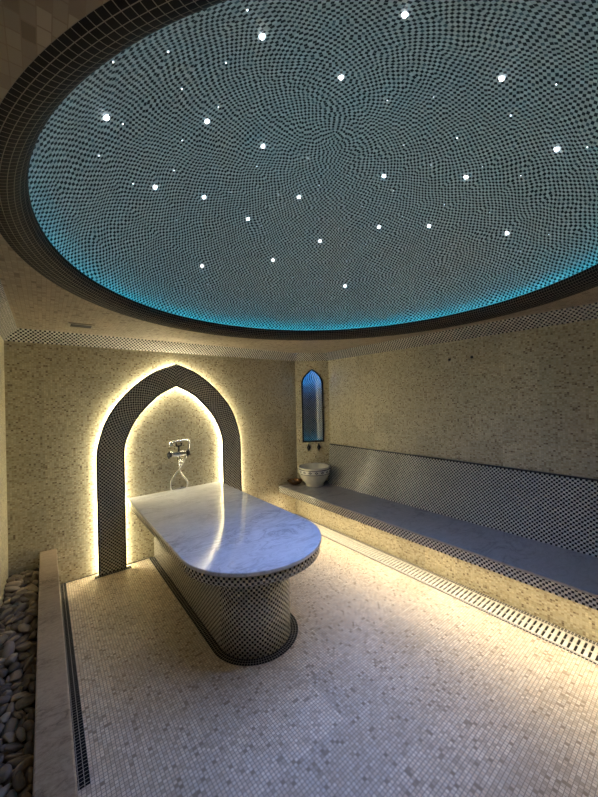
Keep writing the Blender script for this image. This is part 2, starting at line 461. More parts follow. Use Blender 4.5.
for i in range(len(WO)-1):
    o0, o1, i0, i1 = WO[i], WO[i+1], WI[i], WI[i+1]
    L = .5*(math.dist(o0, o1)+math.dist(i0, i1)); w = NR*TS
    m.face([(o0[0], Y0, o0[1]), (i0[0], Y0, i0[1]), (i1[0], Y0, i1[1]), (o1[0], Y0, o1[1])], [(u, 0), (u, w), (u+L, w), (u+L, 0)])
    m.face([(o0[0], Y1, o0[1]), (o1[0], Y1, o1[1]), (i1[0], Y1, i1[1]), (i0[0], Y1, i0[1])])
    u += L
m.build('face', 'check', arch)
def edging(W, sgn):
    mm = MB(); n = len(W); nrm = []
    for i in range(n):
        p, q = Vector(W[max(0, i-1)]), Vector(W[min(n-1, i+1)]); t = (q-p).normalized(); nrm.append(Vector((-t.y, t.x))*sgn)
    A = [Vector(W[i])-nrm[i]*.009 for i in range(n)]; B = [Vector(W[i])+nrm[i]*.004 for i in range(n)]
    for i in range(n-1):
        for P, Q, ya, yb in ((A, B, Y0-.004, Y0-.004), (B, B, Y0-.004, Y1), (A, A, Y1, Y0-.004), (A, B, Y1, Y1)):
            mm.face([(P[i].x, ya, P[i].y), (Q[i].x, yb, Q[i].y), (Q[i+1].x, yb, Q[i+1].y), (P[i+1].x, ya, P[i+1].y)])
    return mm, nrm
e1, n1 = edging(WO, 1); o = e1.build('edging', 'blackline', arch); o['label'] = 'black outer edging'
e2, n2 = edging(WI, -1); o = e2.build('edging', 'blackline', arch); o['label'] = 'black inner edging'
for W, nn, lab in ((WO, n1, 'warm light strip behind the outer edge'), (WI, n2, 'warm light strip behind the inner edge')):
    mm = MB(); mm.tube([(W[i][0]-nn[i].x*.014, 3.690, max(.012, W[i][1]-nn[i].y*.014)) for i in range(len(W))], .005, 6)
    o = mm.build('light_strip', 'led', arch); o['label'] = lab

# ------------------------------------------------------------------ bench
BZ = .46; BX = 2.54
bench = thing('bench', 'long built-in bench with grey marble seat and checker tiled backrest along the right wall', 'bench', (2.9, 1.4, 0))
def bpoly(x0): return [(x0, YF+.004), (XR-.004, YF+.004), (XR-.004, CB.y-.003), (CA.x-.002, CA.y-.004), (x0, YB-.004)]
m = MB(); m.prism(bpoly(BX), BZ-.02, BZ); m.build('seat', 'benchmarble', bench, .004)
m = MB(); m.box(BX+.006, BX+.03, YF+.004, YB-.004, BZ-.02-4.6*TS, BZ-.02); o = m.build('nose', 'check', bench); o['label'] = 'checker tiled front edge'
m = MB(); m.prism(bpoly(2.8375), 0.0, BZ-.02); m.build('base', 'wall', bench)
m = MB(); y0, y1, y2 = YF+.004, 3.335, 3.425
sec = [(3.117, BZ), (3.272, BZ), (3.272, .985), (3.255, .985)]
sl = math.hypot(sec[3][0]-sec[0][0], sec[3][1]-sec[0][1])
m.face([(sec[0][0], y1, sec[0][1]), (sec[0][0], y0, sec[0][1]), (sec[3][0], y0, sec[3][1]), (sec[3][0], y2, sec[3][1])], [(y1, 0), (y0, 0), (y0, sl), (y2, sl)])
m.face([(sec[3][0], y2, .985), (sec[3][0], y0, .985), (sec[2][0], y0, .985), (sec[2][0], y2, .985)])
m.face([(p[0], y0, p[1]) for p in sec]); m.face([(p[0], y, p[1]) for p, y in zip(sec, (y1, y2, y2, y2))])
m.face([(3.272, y0, BZ), (3.272, y2, BZ), (3.272, y2, .985), (3.272, y0, .985)])
br = m.build('backrest', 'check', bench)
m = MB(); m.box(3.2515, 3.272, y0, y2, .985, .997); m.build('top_edging', 'blackline', br)
m = MB(); m.face([(BX+.0318, YF+.02, BZ-.1005), (BX+.0318, YB-.16, BZ-.1005), (BX+.0438, YB-.16, BZ-.1040), (BX+.0438, YF+.02, BZ-.1040)]); o = m.build('light_strip', 'bled', bench); o['label'] = 'warm light strip under the seat'

m = MB(); w3 = [(BX+.0320, BZ-.1000), (BX+.0440, BZ-.1035), (BX+.0440, BZ-.0800), (BX+.0320, BZ-.0800)]
for i in range(4):
    p, q = w3[i], w3[(i+1) % 4]; m.face([(p[0], YF+.02, p[1]), (q[0], YF+.02, q[1]), (q[0], YB-.15, q[1]), (p[0], YB-.15, p[1])])
for y in (YF+.02, YB-.15): m.face([(p[0], y, p[1]) for p in w3])
m.build('light_blocker', 'black', bench)  # added unseen wedge that blocks light from the back of the strip

# ------------------------------------------------------------------ drain
dr = thing('drain_grate', 'long cream slotted drain grate set in the floor before the bench', 'drain', (2.70, 1.4, 0))
m = MB(); m.face([(2.618, YF+.01, .0025), (2.786, YF+.01, .0025), (2.786, 3.70, .0025), (2.618, 3.70, .0025)]); m.build('channel_shade', 'dark', dr)  # flat dark sheet, painted as the shade below the slats
m = MB()
for x0, x1 in ((2.618, 2.626), (2.778, 2.786), (2.699, 2.705)): m.box(x0, x1, YF+.01, 3.70, .003, .010)
m.build('frame', 'grate', dr)
m = MB(); y = YF+.012; PIT = .0345
while y+PIT < 3.70: m.box(2.626, 2.778, y, y+PIT*.56, .003, .011); y += PIT
m.build('slats', 'grate', dr)

# ------------------------------------------------------------------ curb and trough of pebbles
m = MB(); m.box(-.051, .070, YF+.004, YB-.003, 0, .342)
tag(m.build('marble_curb', 'curbmarble', None, .007, origin=(.0095, 1.4, 0)), 'long low beige marble curb between the pebbles and the mosaic floor', 'curb')
m = MB(); m.box(XL+.001, -.052, YF+.001, YB-.001, 0.0, .2045); struct(m.build('trim_14', 'bed'), 'dark bottom of the pebble trough')
def pebble_mesh(k):
    rnd = random.Random(940 + k)
    a = rnd.uniform(.030, .056); b = a * rnd.uniform(.42, .70); c = a * rnd.uniform(.24, .42)
    ph = [rnd.uniform(0, 6.28) for _ in range(9)]
    planes = []
    for _ in range(7):
        t = rnd.uniform(0, 6.28); h = rnd.uniform(-.9, .9)
        planes.append((Vector((math.cos(t), math.sin(t), h)).normalized(), rnd.uniform(.70, .90)))
    bm = bmesh.new()
    bmesh.ops.create_icosphere(bm, subdivisions=3, radius=1)
    e = rnd.uniform(.70, .95)
    for v in bm.verts:
        p = v.co.copy()
        for n, d in planes:
            q = p.dot(n) - d
            if q > 0: p -= n*q*.9
        x, y, z = p
        f = 1 + .08*math.sin(2.1*x + ph[0])*math.cos(1.7*y + ph[1]) + .08*math.sin(2.6*y + 1.8*z + ph[2]) + .05*math.cos(3.1*x - 2.3*y + ph[3])
        sg = lambda t: math.copysign(abs(t)**e, t)
        v.co = (a*f*sg(x), b*f*sg(y), c*f*sg(z)*(1 + .25*math.sin(1.6*x + ph[4])))
    me = bpy.data.meshes.new('pebble')
    bm.to_mesh(me); bm.free()
    for p in me.polygons: p.use_smooth = True
    return me
STAR_W, STAR_C, STAR_A = 2.8, (.26, .41, 1.0), math.radians(76)
STARS = [
 (262, 36, 'large star light upper left in the dome, right of the top black lip'),
 (405, 14, 'large star light topmost in the dome, at the upper edge of the view'),
 (341, 77, 'large star light just above the centre point of the dome mosaic'),
 (502, 78, 'large star light in the upper right of the dome'),
 (106, 117, 'large star light leftmost in the dome, nearest the left part of the black lip'),
 (207, 121, 'large star light right of the leftmost star, at about the same height'),
 (263, 146, 'large star light left of the centre point of the dome mosaic'),
 (557, 149, 'large star light rightmost in the dome'),
 (155, 187, 'large star light second from the left in the dome, below the leftmost star'),
 (204, 197, 'large star light in the dome, just right of the second star from the left'),
 (299, 197, 'large star light below and slightly left of the dome centre point'),
 (384, 176, 'large star light below and right of the dome centre point'),
 (466, 177, 'large star light in the right of the dome, left of the rightmost'),
 (248, 219, 'large star light in the lower left of the dome, midway to its centre point'),
 (379, 227, 'large star light in the lower middle of the dome, left one of two level stars'),
 (429, 226, 'large star light in the lower middle of the dome, right one of two level stars'),
 (507, 233, 'large star light lowest on the right side of the dome'),
 (320, 241, 'large star light straight above the lowest'),
 (273, 260, 'large star light low in the dome, left of the lowest'),
 (202, 266, 'large star light lowest on the left side of the dome, above the cyan rim'),
 (345, 286, 'large star light lowest of all in the dome, just above the cyan rim'),
]
DOTS = [(a/1.993, b/1.993) for a, b in ((493,20),(450,125),(335,103),(225,123),(362,177),(245,247),(435,213),(363,280),(197,310),(347,340),(265,366),(460,383),(352,438),(415,567),(520,450),(485,577),(583,553),(512,332),(556,388))] + \
 [(298+a/1.993, b/1.993) for a, b in ((178,200),(270,193),(424,230),(515,168),(577,293),(211,289),(317,275),(265,329),(368,332),(191,380),(444,350),(292,408),(382,423),(128,412),(80,456),(208,432),(135,487),(98,520),(154,538),(258,533),(305,487),(315,543),(444,500),(500,467),(190,573),(69,594),(45,557),(20,315),(42,370),(100,350))]
PEBBLES = [(9,-0.2406,1.0566,0.1814,0.67,-0.072,-0.036,-0.738),
(10,-0.1166,1.0228,0.1797,0.97,0.139,-0.018,-0.199),
(10,-0.245,1.1536,0.182,0.742,-0.137,-0.058,-0.653),
(6,-0.128,1.2527,0.1804,0.954,-0.027,-0.114,0.277),
(4,-0.2206,1.3394,0.1736,0.701,0.003,0.034,-0.712),
(1,-0.1148,1.3137,0.1791,0.727,-0.055,-0.12,0.674),
(13,-0.2469,1.3872,0.1751,0.716,-0.058,0.009,0.696),
(2,-0.0957,1.4051,0.184,0.372,-0.12,0.05,-0.919),
(3,-0.1847,1.5454,0.1751,0.787,-0.004,-0.038,-0.616),
(6,-0.122,1.5954,0.1805,0.898,-0.051,-0.085,0.429),
(1,-0.182,1.6075,0.1796,0.441,-0.148,0.057,-0.883),
(11,-0.1021,1.7253,0.1825,0.063,0.136,0.832,0.535),
(5,-0.2229,1.763,0.1835,0.017,-0.114,-0.316,-0.942),
(0,-0.1137,1.7742,0.1737,0.47,0.003,0.047,-0.881),
(6,-0.1948,1.936,0.1805,0.992,-0.066,-0.104,-0.016),
(2,-0.1414,1.9236,0.1843,0.772,-0.168,-0.244,0.563),
(13,-0.1725,2.0111,0.1749,0.386,-0.104,-0.133,0.907),
(12,-0.0789,2.0096,0.176,0.428,0.062,0.177,0.884),
(4,-0.2429,2.1217,0.1736,0.672,-0.03,0.001,0.74),
(9,-0.1409,2.053,0.1806,0.572,-0.365,0.366,-0.637),
(1,-0.185,2.2383,0.1797,0.955,-0.289,-0.065,-0.001),
(2,-0.084,2.2207,0.1847,0.73,-0.274,0.089,-0.619),
(1,-0.1512,2.4081,0.1791,0.927,-0.097,-0.092,0.352),
(9,-0.0812,2.3464,0.1814,0.921,0.01,-0.08,0.382),
(10,-0.2415,2.4269,0.1816,0.714,-0.156,-0.063,0.679),
(11,-0.0947,2.5346,0.1827,0.185,0.327,0.793,0.479),
(2,-0.2339,2.5895,0.1844,0.67,-0.104,-0.209,0.705),
(7,-0.0951,2.5814,0.1776,0.1,0.009,0.005,0.995),
(7,-0.2325,2.7395,0.1775,0.592,-0.019,-0.074,-0.802),
(2,-0.1408,2.7693,0.1852,0.69,-0.105,-0.273,0.663),
(7,-0.228,2.8738,0.1775,0.204,-0.014,-0.069,-0.976),
(8,-0.0902,2.8688,0.1795,0.187,0.057,0.003,-0.981),
(11,-0.2167,3.015,0.1901,0.078,-0.262,0.919,0.285),
(10,-0.131,3.0071,0.1807,0.306,0.244,-0.109,-0.914),
(4,-0.1885,3.059,0.1736,0.995,-0.021,0.021,0.09),
(7,-0.1237,3.0633,0.1775,0.719,-0.032,-0.047,-0.693),
(13,-0.2467,3.1782,0.1751,0.738,-0.051,-0.031,0.672),
(5,-0.0815,3.2397,0.178,0.724,0.022,0.059,-0.687),
(13,-0.2012,3.311,0.175,0.725,-0.217,-0.191,0.625),
(2,-0.1331,3.3057,0.1842,0.891,-0.309,0.02,-0.332),
(7,-0.2444,3.4869,0.1775,0.704,-0.054,0.014,-0.708),
(9,-0.173,3.4603,0.1814,0.747,0.012,-0.092,0.659),
(9,-0.159,3.6284,0.1791,0.04,-0.882,0.46,-0.096),
(3,-0.1308,3.5606,0.1759,0.442,-0.02,-0.054,0.895),
(10,-0.2095,1.1175,0.1817,0.634,0.774,-0.0,-0.012),
(2,-0.1569,1.0821,0.1843,0.752,-0.155,-0.248,0.591),
(3,-0.1657,1.2055,0.1755,0.625,0.034,-0.097,-0.774),
(1,-0.0739,1.1515,0.1826,0.607,-0.599,-0.352,0.386),
(6,-0.1913,1.2941,0.1822,0.282,-0.683,0.618,-0.268),
(8,-0.1512,1.2947,0.182,0.744,-0.297,-0.249,0.544),
(8,-0.1591,1.4085,0.1795,0.836,-0.025,0.052,0.547),
(2,-0.0885,1.4629,0.2072,0.337,-0.103,-0.89,0.289),
(2,-0.2349,1.5481,0.1843,0.702,-0.007,-0.163,0.694),
(2,-0.0887,1.514,0.1846,0.879,-0.041,-0.153,0.449),
(1,-0.1657,1.7149,0.1791,0.486,-0.016,-0.131,0.864),
(9,-0.1419,1.6221,0.187,0.115,-0.452,0.62,-0.631),
(11,-0.2129,1.8037,0.19,0.132,-0.073,0.95,0.274),
(4,-0.1504,1.8065,0.1736,0.955,-0.011,0.026,-0.297),
(4,-0.1995,1.8473,0.175,0.02,0.997,0.076,-0.018),
(9,-0.0663,1.8293,0.1859,0.492,0.458,0.572,0.47),
(6,-0.234,2.0734,0.1804,0.993,-0.061,-0.1,-0.026),
(12,-0.1304,1.9888,0.1771,0.849,-0.179,0.187,-0.461),
(4,-0.1971,2.1277,0.1736,0.981,-0.014,0.026,-0.193),
(9,-0.0665,2.1426,0.186,0.496,0.443,0.587,0.462),
(4,-0.2285,2.1718,0.1754,0.015,-0.057,-0.03,-0.998),
(7,-0.1427,2.3202,0.1759,0.269,0.955,-0.121,0.007),
(0,-0.2361,2.3628,0.1734,0.04,0.792,-0.607,-0.052),
(8,-0.1146,2.3688,0.1795,0.327,0.051,0.016,-0.944),
(11,-0.1769,2.5314,0.1858,0.878,0.137,0.042,-0.457),
(6,-0.1301,2.4592,0.1828,0.46,0.804,-0.25,-0.28),
(7,-0.1547,2.5692,0.1784,0.858,-0.187,0.023,-0.477),
(6,-0.0748,2.6222,0.1804,0.922,-0.019,-0.106,0.373),
(2,-0.1891,2.7431,0.186,0.691,0.076,-0.138,0.706),
(2,-0.0739,2.7368,0.1892,0.187,-0.725,0.607,-0.265),
(4,-0.1964,2.7941,0.1736,1.0,-0.019,0.023,0.006),
(11,-0.1009,2.8139,0.1825,0.097,0.189,0.821,0.53),
(1,-0.2313,2.913,0.1808,0.507,0.005,-0.108,-0.855),
(11,-0.0984,2.9243,0.1895,0.031,0.224,-0.05,-0.973),
(2,-0.2325,3.065,0.1945,0.536,0.044,-0.394,-0.745),
(0,-0.1201,3.1246,0.1737,0.991,-0.043,0.019,0.123),
(9,-0.1854,3.208,0.1814,0.728,0.037,-0.071,0.681),
(6,-0.1571,3.1559,0.1827,0.092,-0.99,-0.087,-0.065),
(10,-0.2385,3.3094,0.1796,0.469,0.045,0.164,0.867),
(10,-0.1098,3.3503,0.1796,0.435,0.041,0.154,0.886),
(3,-0.2259,3.4099,0.1751,0.442,-0.02,-0.033,-0.896),
(8,-0.0793,3.5001,0.1814,0.595,-0.222,-0.27,0.724),
(6,-0.2423,3.5599,0.1804,0.772,0.013,-0.107,0.626),
(10,-0.1554,3.5243,0.1829,0.684,0.197,-0.147,0.687),
(6,-0.2028,1.0721,0.1804,0.677,-0.106,-0.02,-0.728),
(0,-0.0924,1.1067,0.1784,0.913,0.407,0.004,0.035),
(6,-0.2341,1.2366,0.1804,0.986,-0.07,-0.081,-0.126),
(10,-0.1281,1.1404,0.1798,0.076,-0.047,0.177,0.98),
(13,-0.2493,1.3351,0.1836,0.573,0.516,0.314,0.554),
(6,-0.0706,1.3325,0.1842,0.094,0.832,-0.518,0.174),
(10,-0.2,1.4376,0.1802,0.05,0.169,-0.186,-0.967),
(9,-0.1544,1.345,0.1792,0.074,-0.966,-0.241,-0.06),
(2,-0.197,1.4817,0.1842,0.147,0.042,-0.307,0.939),
(12,-0.1509,1.5093,0.1767,0.21,-0.724,0.612,-0.24),
(6,-0.237,1.7257,0.1805,0.859,-0.102,-0.005,-0.502),
(1,-0.0651,1.6362,0.1909,0.51,0.435,0.542,0.507),
(4,-0.2413,1.8505,0.1815,0.797,-0.073,-0.227,-0.555),
(0,-0.1321,1.8485,0.1798,0.953,-0.115,0.126,0.251),
(0,-0.2304,1.8968,0.1739,0.953,-0.061,0.048,-0.293),
(1,-0.0681,1.9395,0.183,0.525,-0.422,-0.464,0.575),
(2,-0.2345,1.9795,0.1851,0.627,-0.171,-0.009,-0.76),
(9,-0.1025,2.0664,0.1816,0.404,0.038,-0.021,0.914),
(7,-0.2185,2.1121,0.1918,0.333,0.129,-0.003,0.934),
(12,-0.1149,2.1785,0.1738,0.075,0.994,-0.066,0.04),
(6,-0.2403,2.2079,0.1845,0.642,-0.128,0.127,0.745),
(10,-0.1361,2.2071,0.1804,0.307,-0.119,0.236,0.914),
(8,-0.2021,2.3667,0.1795,0.67,-0.009,0.055,0.74),
(12,-0.1094,2.3431,0.1971,0.207,-0.942,-0.207,-0.161),
(0,-0.1832,2.4654,0.174,0.407,-0.009,0.095,-0.909),
(7,-0.1172,2.5068,0.1795,0.16,-0.905,0.376,-0.115),
(2,-0.1606,2.6191,0.1915,0.787,0.497,0.229,0.286),
(5,-0.1167,2.5908,0.2007,0.935,-0.118,-0.034,0.334),
(1,-0.1474,2.6861,0.1794,0.572,-0.082,-0.02,-0.816),
(7,-0.0999,2.6687,0.1775,0.993,-0.045,-0.033,0.103),
(0,-0.1688,2.9125,0.1879,0.48,0.034,0.527,-0.7),
(3,-0.1649,2.85,0.1751,0.682,-0.011,-0.036,-0.73),
(4,-0.165,3.0233,0.1736,0.937,-0.015,0.012,0.349),
(3,-0.1653,2.9459,0.1751,0.326,-0.024,-0.03,-0.945),
(4,-0.2516,3.112,0.1841,0.44,-0.543,-0.51,0.501),
(4,-0.0711,3.0971,0.1736,0.739,0.001,0.031,-0.673),
(6,-0.2183,3.1291,0.1809,0.228,-0.189,0.069,-0.953),
(12,-0.1254,3.1895,0.1752,0.978,0.109,-0.023,0.175),
(12,-0.1878,3.2694,0.1771,0.368,-0.753,-0.506,0.204),
(12,-0.0714,3.3318,0.1738,0.04,0.86,0.503,0.075),
(2,-0.2089,3.3683,0.1856,0.964,0.116,-0.016,0.239),
(12,-0.1006,3.391,0.1738,0.074,0.995,-0.043,0.041),
(13,-0.1879,3.5542,0.175,0.541,-0.161,-0.24,0.79),
(3,-0.0775,3.572,0.1751,0.636,0.037,-0.006,0.771),
(2,-0.165,1.0238,0.1987,0.927,0.225,-0.299,0.032),
(8,-0.0908,1.0783,0.1806,0.991,0.123,0.047,-0.033),
(6,-0.203,1.161,0.1829,0.081,0.9,-0.428,0.012),
(7,-0.1101,1.2226,0.1801,0.207,-0.202,0.206,-0.935),
(2,-0.23,1.3056,0.1982,0.766,0.246,-0.243,0.542),
(13,-0.075,1.2136,0.1806,0.356,0.19,0.22,0.888),
(9,-0.2194,1.3939,0.1867,0.447,0.118,-0.261,0.847),
(3,-0.1673,1.396,0.2044,0.425,0.091,0.092,0.896),
(12,-0.1555,1.5735,0.1815,0.75,-0.368,0.43,-0.344),
(10,-0.0829,1.5763,0.18,0.929,0.137,-0.046,0.34),
(2,-0.2136,1.6778,0.1859,0.952,0.114,-0.065,0.278),
(6,-0.1243,1.679,0.1806,0.901,-0.026,-0.152,0.405),
(12,-0.1649,1.766,0.1965,0.564,0.133,-0.171,-0.797),
(1,-0.0975,1.8412,0.2008,0.389,-0.499,-0.676,0.377),
(9,-0.2337,1.8931,0.1989,0.419,-0.096,0.035,-0.902),
(9,-0.1002,1.9015,0.1807,0.461,-0.308,0.45,-0.7),
(6,-0.1823,1.9793,0.1835,0.532,-0.776,0.27,-0.204),
(8,-0.0932,2.0347,0.1982,0.082,-0.002,-0.175,0.981),
(9,-0.1723,2.1507,0.191,0.137,-0.877,0.215,-0.407),
(0,-0.1435,2.1488,0.1737,0.946,-0.012,0.027,-0.324),
(11,-0.2197,2.3007,0.1865,0.924,0.158,0.121,-0.327),
(3,-0.1318,2.2667,0.1753,0.788,0.033,-0.073,-0.611),
(5,-0.1508,2.3378,0.1994,0.814,0.062,-0.235,-0.527),
(3,-0.1097,2.4012,0.202,0.513,-0.017,0.044,0.857),
(12,-0.1708,2.4314,0.1768,0.914,0.093,0.118,0.376),
(2,-0.0793,2.4422,0.1882,0.736,0.03,0.071,-0.673),
(5,-0.199,2.6409,0.1895,0.648,-0.258,0.305,-0.648),
(11,-0.0697,2.558,0.2119,0.7,-0.024,0.366,0.612),
(12,-0.2509,2.7535,0.1832,0.437,0.555,0.657,0.262),
(10,-0.111,2.7162,0.1809,0.323,0.572,-0.659,-0.367),
(10,-0.1914,2.8683,0.1941,0.119,0.913,0.389,0.011),
(6,-0.1361,2.8906,0.1907,0.334,-0.176,0.675,0.634),
(1,-0.2044,2.9801,0.1793,0.96,-0.014,-0.085,0.267),
(1,-0.0794,2.998,0.1852,0.512,-0.069,-0.494,0.699),
(5,-0.1748,3.095,0.1847,0.834,-0.133,0.001,-0.536),
(0,-0.0824,3.0372,0.1737,0.878,-0.051,0.0,0.477),
(3,-0.149,3.2487,0.1866,0.482,-0.234,0.057,0.842),
(11,-0.0962,3.1558,0.1896,0.937,0.192,0.177,-0.231),
(10,-0.2272,3.2558,0.1816,0.98,0.063,-0.19,0.023),
(1,-0.1575,3.3587,0.186,0.786,-0.532,-0.315,0.025),
(2,-0.2114,3.4261,0.2012,0.04,-0.054,0.092,-0.993),
(13,-0.1592,3.3963,0.1748,0.263,-0.07,-0.109,0.956),
(5,-0.1998,3.605,0.178,0.974,-0.012,0.062,-0.218),
(3,-0.1154,3.6398,0.1751,0.379,0.038,0.006,0.924),
(9,-0.2201,1.0208,0.1952,0.672,-0.592,-0.432,-0.105),
(5,-0.0746,1.0329,0.1898,0.621,0.509,-0.114,-0.585),
(4,-0.2333,1.1985,0.1804,0.251,-0.157,-0.156,-0.943),
(3,-0.1118,1.178,0.1751,0.096,-0.031,-0.029,-0.994),
(11,-0.1608,1.238,0.2018,0.22,-0.1,0.574,0.783),
(13,-0.0888,1.361,0.1846,0.707,-0.572,0.032,0.415),
(4,-0.1943,1.3488,0.1924,0.105,0.849,0.509,0.096),
(7,-0.1199,1.4607,0.1809,0.872,-0.44,0.102,-0.188),
(3,-0.1998,1.5521,0.1997,0.872,0.198,0.214,0.393),
(12,-0.1278,1.5361,0.1738,0.078,0.612,-0.787,-0.025),
(6,-0.1626,1.6564,0.1875,0.701,0.227,0.587,0.335),
(12,-0.0907,1.6296,0.1772,0.12,-0.721,-0.659,0.178),
(13,-0.1694,1.7788,0.175,0.904,-0.282,0.093,-0.308),
(12,-0.12,1.7656,0.1918,0.186,0.087,0.417,0.885),
(9,-0.1814,1.8864,0.1865,0.797,-0.309,-0.044,-0.518),
(6,-0.0727,1.8845,0.1908,0.799,-0.098,0.39,-0.446),
(0,-0.1118,2.0813,0.2076,0.999,-0.004,0.027,-0.036),
(12,-0.1181,1.9872,0.1917,0.197,0.837,-0.498,-0.112),
(6,-0.1771,2.0794,0.1805,0.989,-0.062,-0.08,0.104),
(10,-0.1246,2.1228,0.1931,0.801,0.249,-0.065,0.541),
(10,-0.186,2.1982,0.1865,0.677,-0.724,0.05,-0.121),
(0,-0.0811,2.2927,0.1814,0.488,-0.097,0.384,-0.778),
(7,-0.2414,2.3653,0.1952,0.578,0.044,-0.111,0.807),
(2,-0.1645,2.4184,0.2076,0.658,-0.06,-0.1,-0.744),
(5,-0.2182,2.5209,0.1878,0.868,0.441,-0.216,0.077),
(11,-0.1176,2.4782,0.2111,0.396,0.154,0.645,0.635),
(4,-0.2452,2.5448,0.2093,0.704,0.063,-0.277,-0.651),
(3,-0.0879,2.6581,0.1987,0.915,0.039,-0.124,0.382),
(6,-0.2275,2.6915,0.1827,0.188,-0.971,-0.139,-0.052),
(12,-0.1424,2.7121,0.1963,0.411,-0.13,-0.061,0.9),
(4,-0.2371,2.7907,0.1824,0.262,0.373,0.743,0.489),
(5,-0.0928,2.8559,0.2072,0.068,0.367,0.902,0.216),
(1,-0.2061,2.8994,0.1973,0.169,-0.394,0.707,-0.562),
(9,-0.0906,2.9648,0.1814,0.975,-0.066,-0.065,-0.199),
(10,-0.2161,3.1668,0.1894,0.937,0.304,0.112,0.135),
(6,-0.1231,3.0976,0.1941,0.076,0.158,-0.937,-0.301),
(6,-0.2357,3.2199,0.1838,0.876,0.279,-0.033,-0.393),
(3,-0.1303,3.2291,0.1797,0.78,-0.232,-0.029,0.581),
(2,-0.2096,3.3228,0.2065,0.105,0.118,-0.023,0.987),
(2,-0.0737,3.2992,0.2127,0.424,-0.494,0.328,-0.684),
(6,-0.2045,3.5227,0.1827,0.333,0.381,0.742,0.439),
(7,-0.0644,3.4272,0.1806,0.367,-0.628,0.606,-0.32),
(11,-0.2274,3.4999,0.2032,0.563,0.628,-0.404,-0.355),
(9,-0.1255,3.4838,0.1814,0.518,-0.077,-0.022,-0.852),
(1,-0.233,1.0855,0.1992,0.73,-0.43,-0.011,-0.531),
(8,-0.1212,1.073,0.2088,0.503,0.011,0.244,-0.829),
(1,-0.2274,1.2094,0.2028,0.161,-0.121,0.229,-0.952),
(8,-0.0981,1.1738,0.1986,0.503,0.026,-0.091,-0.859),
(1,-0.163,1.3111,0.2035,0.614,-0.312,-0.285,0.667),
(12,-0.0703,1.2895,0.1738,0.006,0.545,0.835,0.072),
(10,-0.1593,1.4594,0.2048,0.964,0.044,0.078,0.252),
(1,-0.1375,1.4228,0.2057,0.739,-0.123,0.318,0.582),
(8,-0.1674,1.5319,0.2009,0.191,-0.147,0.156,-0.958),
(10,-0.1133,1.5613,0.1999,0.139,0.688,-0.607,-0.373),
(6,-0.2352,1.613,0.1812,0.976,-0.088,-0.2,0.025),
(8,-0.0843,1.6781,0.193,0.607,-0.709,-0.181,0.31),
(5,-0.2293,1.7161,0.2119,0.784,-0.03,-0.009,0.62),
(8,-0.1171,1.8127,0.1887,0.944,-0.163,0.227,0.173),
(1,-0.2077,1.8512,0.2017,0.244,-0.623,-0.63,0.393),
(4,-0.1343,1.8658,0.1986,0.147,0.828,-0.515,-0.168),
(6,-0.2355,2.0387,0.1896,0.388,-0.21,0.894,0.075),
(13,-0.1077,2.0087,0.175,0.812,-0.172,0.142,-0.54),
(6,-0.1762,2.1141,0.199,0.655,0.716,-0.032,-0.239),
(0,-0.0896,2.1147,0.1734,0.044,0.841,-0.537,-0.048),
(1,-0.2461,2.2659,0.1905,0.538,0.401,0.489,0.557),
(8,-0.1383,2.2693,0.1959,0.037,-0.753,0.655,-0.045),
(1,-0.2137,2.3989,0.199,0.703,-0.051,0.172,0.688),
(8,-0.09,2.3086,0.2105,0.196,0.383,-0.254,-0.866),
(1,-0.2262,2.4777,0.1831,0.094,-0.025,-0.222,-0.97),
(3,-0.126,2.544,0.2151,0.331,0.093,0.002,-0.939),
(2,-0.2264,2.6129,0.2279,0.436,-0.222,0.296,-0.821),
(2,-0.1133,2.6593,0.2226,0.521,-0.032,-0.072,0.85),
(8,-0.1965,2.6963,0.2079,0.134,-0.157,-0.943,0.261),
(11,-0.11,2.7506,0.2159,0.544,0.117,-0.246,-0.794),
(1,-0.2407,2.8399,0.195,0.798,-0.326,0.495,-0.106),
(1,-0.1551,2.8488,0.1988,0.9,-0.324,-0.085,0.28),
(11,-0.226,2.9621,0.2053,0.851,0.23,0.047,0.471),
(11,-0.1558,2.9671,0.207,0.219,-0.29,0.89,-0.274),
(11,-0.1902,3.124,0.2168,0.396,-0.437,0.475,-0.653),
(5,-0.086,3.0654,0.1925,0.552,0.146,-0.068,-0.818),
(8,-0.1598,3.1948,0.2072,0.201,0.008,0.186,-0.962),
(2,-0.0881,3.2155,0.2065,0.827,0.167,0.095,-0.529),
(4,-0.1688,3.2729,0.1991,0.909,0.074,-0.089,0.399),
(2,-0.0802,3.3817,0.2066,0.566,0.463,0.184,0.657),
(13,-0.2099,3.4678,0.1766,0.09,-0.379,0.897,-0.206),
(5,-0.1005,3.4456,0.1829,0.195,0.701,0.637,0.254),
(7,-0.1302,3.419,0.1794,0.11,0.537,0.836,-0.02),
(5,-0.1148,3.5147,0.1999,0.794,-0.047,0.228,0.561),
(3,-0.18,1.096,0.2122,0.043,-0.981,-0.102,-0.162),
(6,-0.1036,1.0232,0.2127,0.204,-0.212,-0.843,0.45),
(4,-0.1863,1.2034,0.1898,0.501,-0.196,0.03,0.843),
(8,-0.1525,1.1678,0.2001,0.861,-0.185,-0.116,0.459),
(8,-0.2153,1.2644,0.2014,0.294,0.168,0.684,-0.646),
(0,-0.0767,1.264,0.1805,0.46,-0.181,-0.352,0.795),
(7,-0.2442,1.4463,0.1866,0.228,-0.618,0.733,0.17),
(7,-0.0653,1.3826,0.2024,0.673,0.222,0.182,0.682),
(12,-0.1946,1.6491,0.1864,0.55,-0.67,-0.497,-0.039),
(9,-0.0922,1.6198,0.2028,0.057,-0.555,-0.828,0.057),
(10,-0.2461,1.6405,0.2044,0.689,0.22,-0.237,-0.649),
(5,-0.1485,1.6918,0.2064,0.195,0.574,0.788,0.101),
(6,-0.2322,1.7789,0.2129,0.107,0.034,0.946,0.303),
